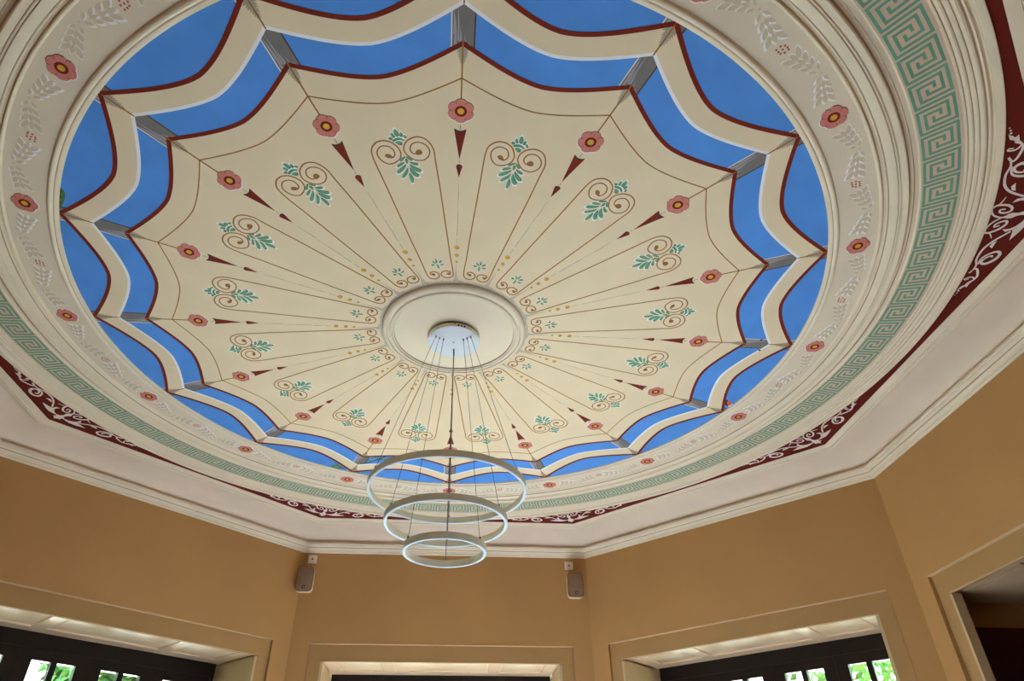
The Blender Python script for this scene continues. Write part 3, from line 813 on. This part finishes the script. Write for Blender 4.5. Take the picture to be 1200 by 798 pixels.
# ---------------------------------------------------------------- pendant lamp with three rings
lamp = thing('ring_pendant_lamp', 'three-ring white LED pendant lamp hanging from the ceiling medallion', 'lamp', (0, 0, H - .0245 * U))
b = MB()
rc = .0845 * U; zc = -.0225 * U
b.lathe([(.001, -.0), (rc * .95, -.0), (rc * .95, -.0110), (rc * .985, -.0120), (rc * .985, zc + .005), (rc, zc + .004), (rc, zc), (rc - .003, zc - .0015), (.001, zc - .0015)], 'canopy', 72,
        ks=['darkline', 'darkline', 'metal', 'metal', 'metal', 'canopy', 'canopy', 'canopy'])  # upper neck coloured dark to draw in the shadow gap
can = b.build('canopy', lamp, smooth=30)
b = MB(); b.lathe([(.0005, zc - .004), (.004, zc - .004), (.005, zc - .001)], 'steel', 12); b.build('screw', can)
b = MB()
for i in range(3):
    a = math.radians(10 + 7 * i)
    x, y = rc * .987 * math.sin(a), -rc * .987 * math.cos(a)
    b.prism([(x - .004, y - .0012), (x + .004, y - .0012), (x + .004, y + .003), (x - .004, y + .003)], -.034, -.022, 'black', cap=True)
b.build('vent_slots', can)
b = MB(); x, y = rc * .986 * math.sin(math.radians(2)), -rc * .986 * math.cos(math.radians(2)); b.box(x - .005, x + .005, y - .001, y + .003, -.022, -.017, 'black'); b.build('side_screw', can)
for R_, zb, hr in ((.400, -.584, .0650), (.3025, -.679, .0520), (.2005, -.759, .0375)):
    z0 = (zb + .0245) * U; hh = .034; ww = .014
    b = MB(); b.lathe([(R_, z0 + .003), (R_, z0 + hh), (R_ - ww, z0 + hh), (R_ - ww, z0 + .003)], 'metal', 128, close=True)
    rg = b.build('lamp_ring', lamp, smooth=30)
    b = MB(); b.lathe([(R_ - .0007, z0 + .0028), (R_ - .0007, z0 + .0005), (R_ - .004, z0 - .001), (R_ - ww + .004, z0 - .001), (R_ - ww + .0007, z0 + .0005), (R_ - ww + .0007, z0 + .0028)], 'lens', 128)
    b.build('light_diffuser', rg, smooth=50)
    for j, a in enumerate((58, 178, 298)):
        a = math.radians(a); s_, c_ = math.sin(a), -math.cos(a); rr = R_ - ww / 2; h_ = hr * U
        b = MB(); b.tube((h_ * s_, h_ * c_, zc), (rr * s_, rr * c_, z0 + hh), .0011 if j != 1 else .0016, 'cable', 6)
        b.build('suspension_wire', lamp)
        b = MB(); b.tube((rr * s_, rr * c_, z0 + hh - .001), (rr * s_, rr * c_, z0 + hh + .014), .0042, 'steel', 8); b.build('wire_gripper', rg)
        b = MB(); b.tube((h_ * s_, h_ * c_, zc - .014), (h_ * s_, h_ * c_, zc), .0042, 'steel', 8); b.build('wire_gripper', can)

# ---------------------------------------------------------------- loudspeakers and wall plates on the back wall
def rounded(w, h, r, n=6):
    out = []
    for cx, cy, a0 in ((w / 2 - r, h / 2 - r, 0), (-w / 2 + r, h / 2 - r, 90), (-w / 2 + r, -h / 2 + r, 180), (w / 2 - r, -h / 2 + r, 270)):
        for i in range(n + 1):
            a = math.radians(a0 + 90 * i / n); out.append((cx + r * math.cos(a), cy + r * math.sin(a)))
    return out
def stack(b, secs, k, cap0=True, cap1=True):
    """sections: (y, outline in x,z)"""
    n = len(secs[0][1]); vs = [(x, y, z) for y, o in secs for x, z in o]; fs = []
    for i in range(len(secs) - 1):
        for j in range(n): fs.append((i * n + j, i * n + (j + 1) % n, (i + 1) * n + (j + 1) % n, (i + 1) * n + j))
    if cap0: fs.append(tuple(range(n))[::-1])
    if cap1: fs.append(tuple(range((len(secs) - 1) * n, len(secs) * n)))
    b.add(vs, fs, k)
YW = 8 * PI / 8
def speaker(sx, zc_, label, name_loc, tilt):
    # local: x tangential, -y outward (wall at y = -AP*U), +y into the room
    x, y = sx * U, -AP * U
    ca, sa = math.cos(YW), math.sin(YW)
    t = thing('wall_speaker', label, 'speaker', (x * ca - y * sa, x * sa + y * ca, H + zc_ * U), YW + tilt, None)
    b = MB()
    stack(b, [(.020, rounded(.115, .185, .03)), (.060, rounded(.145, .220, .036)), (.110, rounded(.155, .232, .038)), (.132, rounded(.156, .234, .038)), (.136, rounded(.150, .228, .036))], 'shell')
    b.build('cabinet', t, smooth=40)
    b = MB(); stack(b, [(.134, rounded(.151, .229, .036)), (.139, rounded(.151, .229, .036)), (.1405, rounded(.147, .225, .035))], 'black'); gf = b.build('grille_frame', t, smooth=40)
    b = MB(); stack(b, [(.139, rounded(.143, .221, .034)), (.146, rounded(.141, .219, .034)), (.1485, rounded(.132, .210, .032))], 'grille'); gr = b.build('grille', t, smooth=40)
    b = MB(); b.box(-.012, .012, .147, .151, -.092, -.066, 'black')
    bd = b.build('badge', t); bd['label'] = 'small square black badge with a white mark'
    b = MB(); b.box(-.004, .004, .1505, .1516, -.081, -.0785, 'plate'); b.box(-.002, .002, .1505, .1516, -.0775, -.075, 'plate'); b.box(-.004, .001, .1505, .1516, -.084, -.082, 'plate'); b.build('badge_mark', bd)
    b = MB(); b.box(-.025, .025, .0, .006, -.04, .04, 'shell'); b.box(-.012, .012, .004, .045, -.012, .012, 'shell'); b.build('wall_bracket', t)
    b = MB()
    pts = [(.0, .012, .166), (.001, .020, .150), (-.003, .022, .135), (-.006, .030, .118), (-.006, .036, .098)]
    for p, q in zip(pts, pts[1:]): b.tube((p[0] + name_loc, p[1], p[2]), (q[0] + name_loc, q[1], q[2]), .0028, 'darkline', 6)
    b.build('speaker_cable', t)
    return t
speaker(.722, -.2745, 'small taupe speaker on the back wall, in the left corner', -.008, 0)
speaker(-.681, -.2805, 'small taupe speaker on the back wall, in the right corner', .024, 0)
def plate(sx, zc_, label):
    x, y = sx * U, -AP * U
    ca, sa = math.cos(YW), math.sin(YW)
    t = thing('wall_outlet', label, 'outlet', (x * ca - y * sa, x * sa + y * ca, H + zc_ * U), YW)
    s_ = .0405
    b = MB(); stack(b, [(0, rounded(2 * s_, 2 * s_, .006, 3)), (.007, rounded(2 * s_, 2 * s_, .006, 3)), (.010, rounded(2 * s_ - .008, 2 * s_ - .008, .005, 3))], 'plate'); b.build('cover_plate', t)
    b = MB(); stack(b, [(.009, rounded(.056, .056, .004, 3)), (.012, rounded(.056, .056, .004, 3)), (.013, rounded(.053, .053, .004, 3))], 'plate'); b.build('insert', t)
    b = MB(); b.tube((0, .012, 0), (0, .0145, 0), .008, 'maroon', 10); b.build('socket_hole', t)
plate(.7125, -.1480, 'white wall outlet above the left speaker, under the crown moulding')
plate(-.6660, -.1560, 'white wall outlet above the right speaker, under the crown moulding')

# ---------------------------------------------------------------- the garden outside
b = MB(); b.prism([(60 * math.cos(2 * PI * i / 32), 60 * math.sin(2 * PI * i / 32)) for i in range(32)], -.5, -.14, 'grass', cap=True)
g_ = struct(b.build('ground', None), 'dark mossy terrace round the building')
def tree(deg, dist, h, r, seed, label, leaves=5200):
    a = math.radians(deg); x, y = dist * math.sin(a), -dist * math.cos(a)
    t = thing('garden_tree', label, 'tree', (x, y, -.14))
    rnd = random.Random(seed)
    b = MB(); b.lathe([(.16, 0), (.12, .4), (.10, h * .4), (.06, h * .75), (.01, h * .95)], 'bark', 10)
    for i in range(6):
        an = rnd.uniform(0, 6.28); z0 = h * rnd.uniform(.35, .6)
        b.tube((0, 0, z0), (r * .7 * math.cos(an), r * .7 * math.sin(an), z0 + h * .22), .03, 'bark', 6)
    b.build('trunk', t)
    b = MB()
    for i in range(leaves):
        while True:
            p = Vector((rnd.uniform(-1, 1), rnd.uniform(-1, 1), rnd.uniform(-1, 1)))
            if .25 < p.length < 1: break
        p = Vector((p.x * r, p.y * r, h * .60 + p.z * h * .42))
        n = Vector((rnd.gauss(0, 1), rnd.gauss(0, 1), rnd.gauss(0, 1) + .8)).normalized(); u_ = n.orthogonal().normalized(); v_ = n.cross(u_)
        s_ = rnd.uniform(.05, .10) * (1.75 if leaves > 6000 else 1.0)  # larger leaves thicken the two trees added to block sun
        vs = [p - u_ * s_, p - v_ * s_ * .5 + n * s_ * .1, p + u_ * s_, p + v_ * s_ * .5 + n * s_ * .1]
        b.add([tuple(q) for q in vs], [(0, 1, 2, 3)], 'leafy')
    c = b.build('crown', t, fix=False); c['kind'] = 'stuff'
for i, (deg, dist, h, r, n, lab) in enumerate((
        (232, 8.1, 5.6, 1.45, 5200, 'leafy tree seen through the left door panes, nearest the house'),
        (204.8, 9.4, 8.6, 2.15, 15000, 'tall dense tree outside, between the left and middle doors, added to shade the left door'),  # added sun blocker, kept dense so the left door stays shaded
        (245, 11.6, 6.2, 1.9, 5200, 'leafy tree behind the left door, farther left'),
        (167.5, 9.3, 8.4, 2.05, 8000, 'tall tree outside, just right of the middle door, added to shade the right door'),  # added to hold back part of the sun at the right door
        (133, 7.8, 5.6, 1.5, 5200, 'leafy tree nearest behind the right door'),
        (117, 10.8, 6.4, 1.9, 5200, 'tall leafy tree behind the right door, farthest right'))):
    tree(deg, dist, h, r, 20 + i, lab, n)
# daylight enters through the glazed doors: portals that tell the renderer where the sky is
for k in GLAZED:
    ld = bpy.data.lights.new('door_portal', 'AREA'); ld.shape = 'RECTANGLE'; ld.size = 1.10 * U; ld.size_y = 2.65
    ld.cycles.is_portal = True
    lo = bpy.data.objects.new('door_portal', ld); COL.objects.link(lo)
    a = k * PI / 8; n = 2.225 * U
    lo.location = (n * math.sin(a), -n * math.cos(a), 1.35)
    lo.rotation_euler = (PI / 2, 0, a + PI)
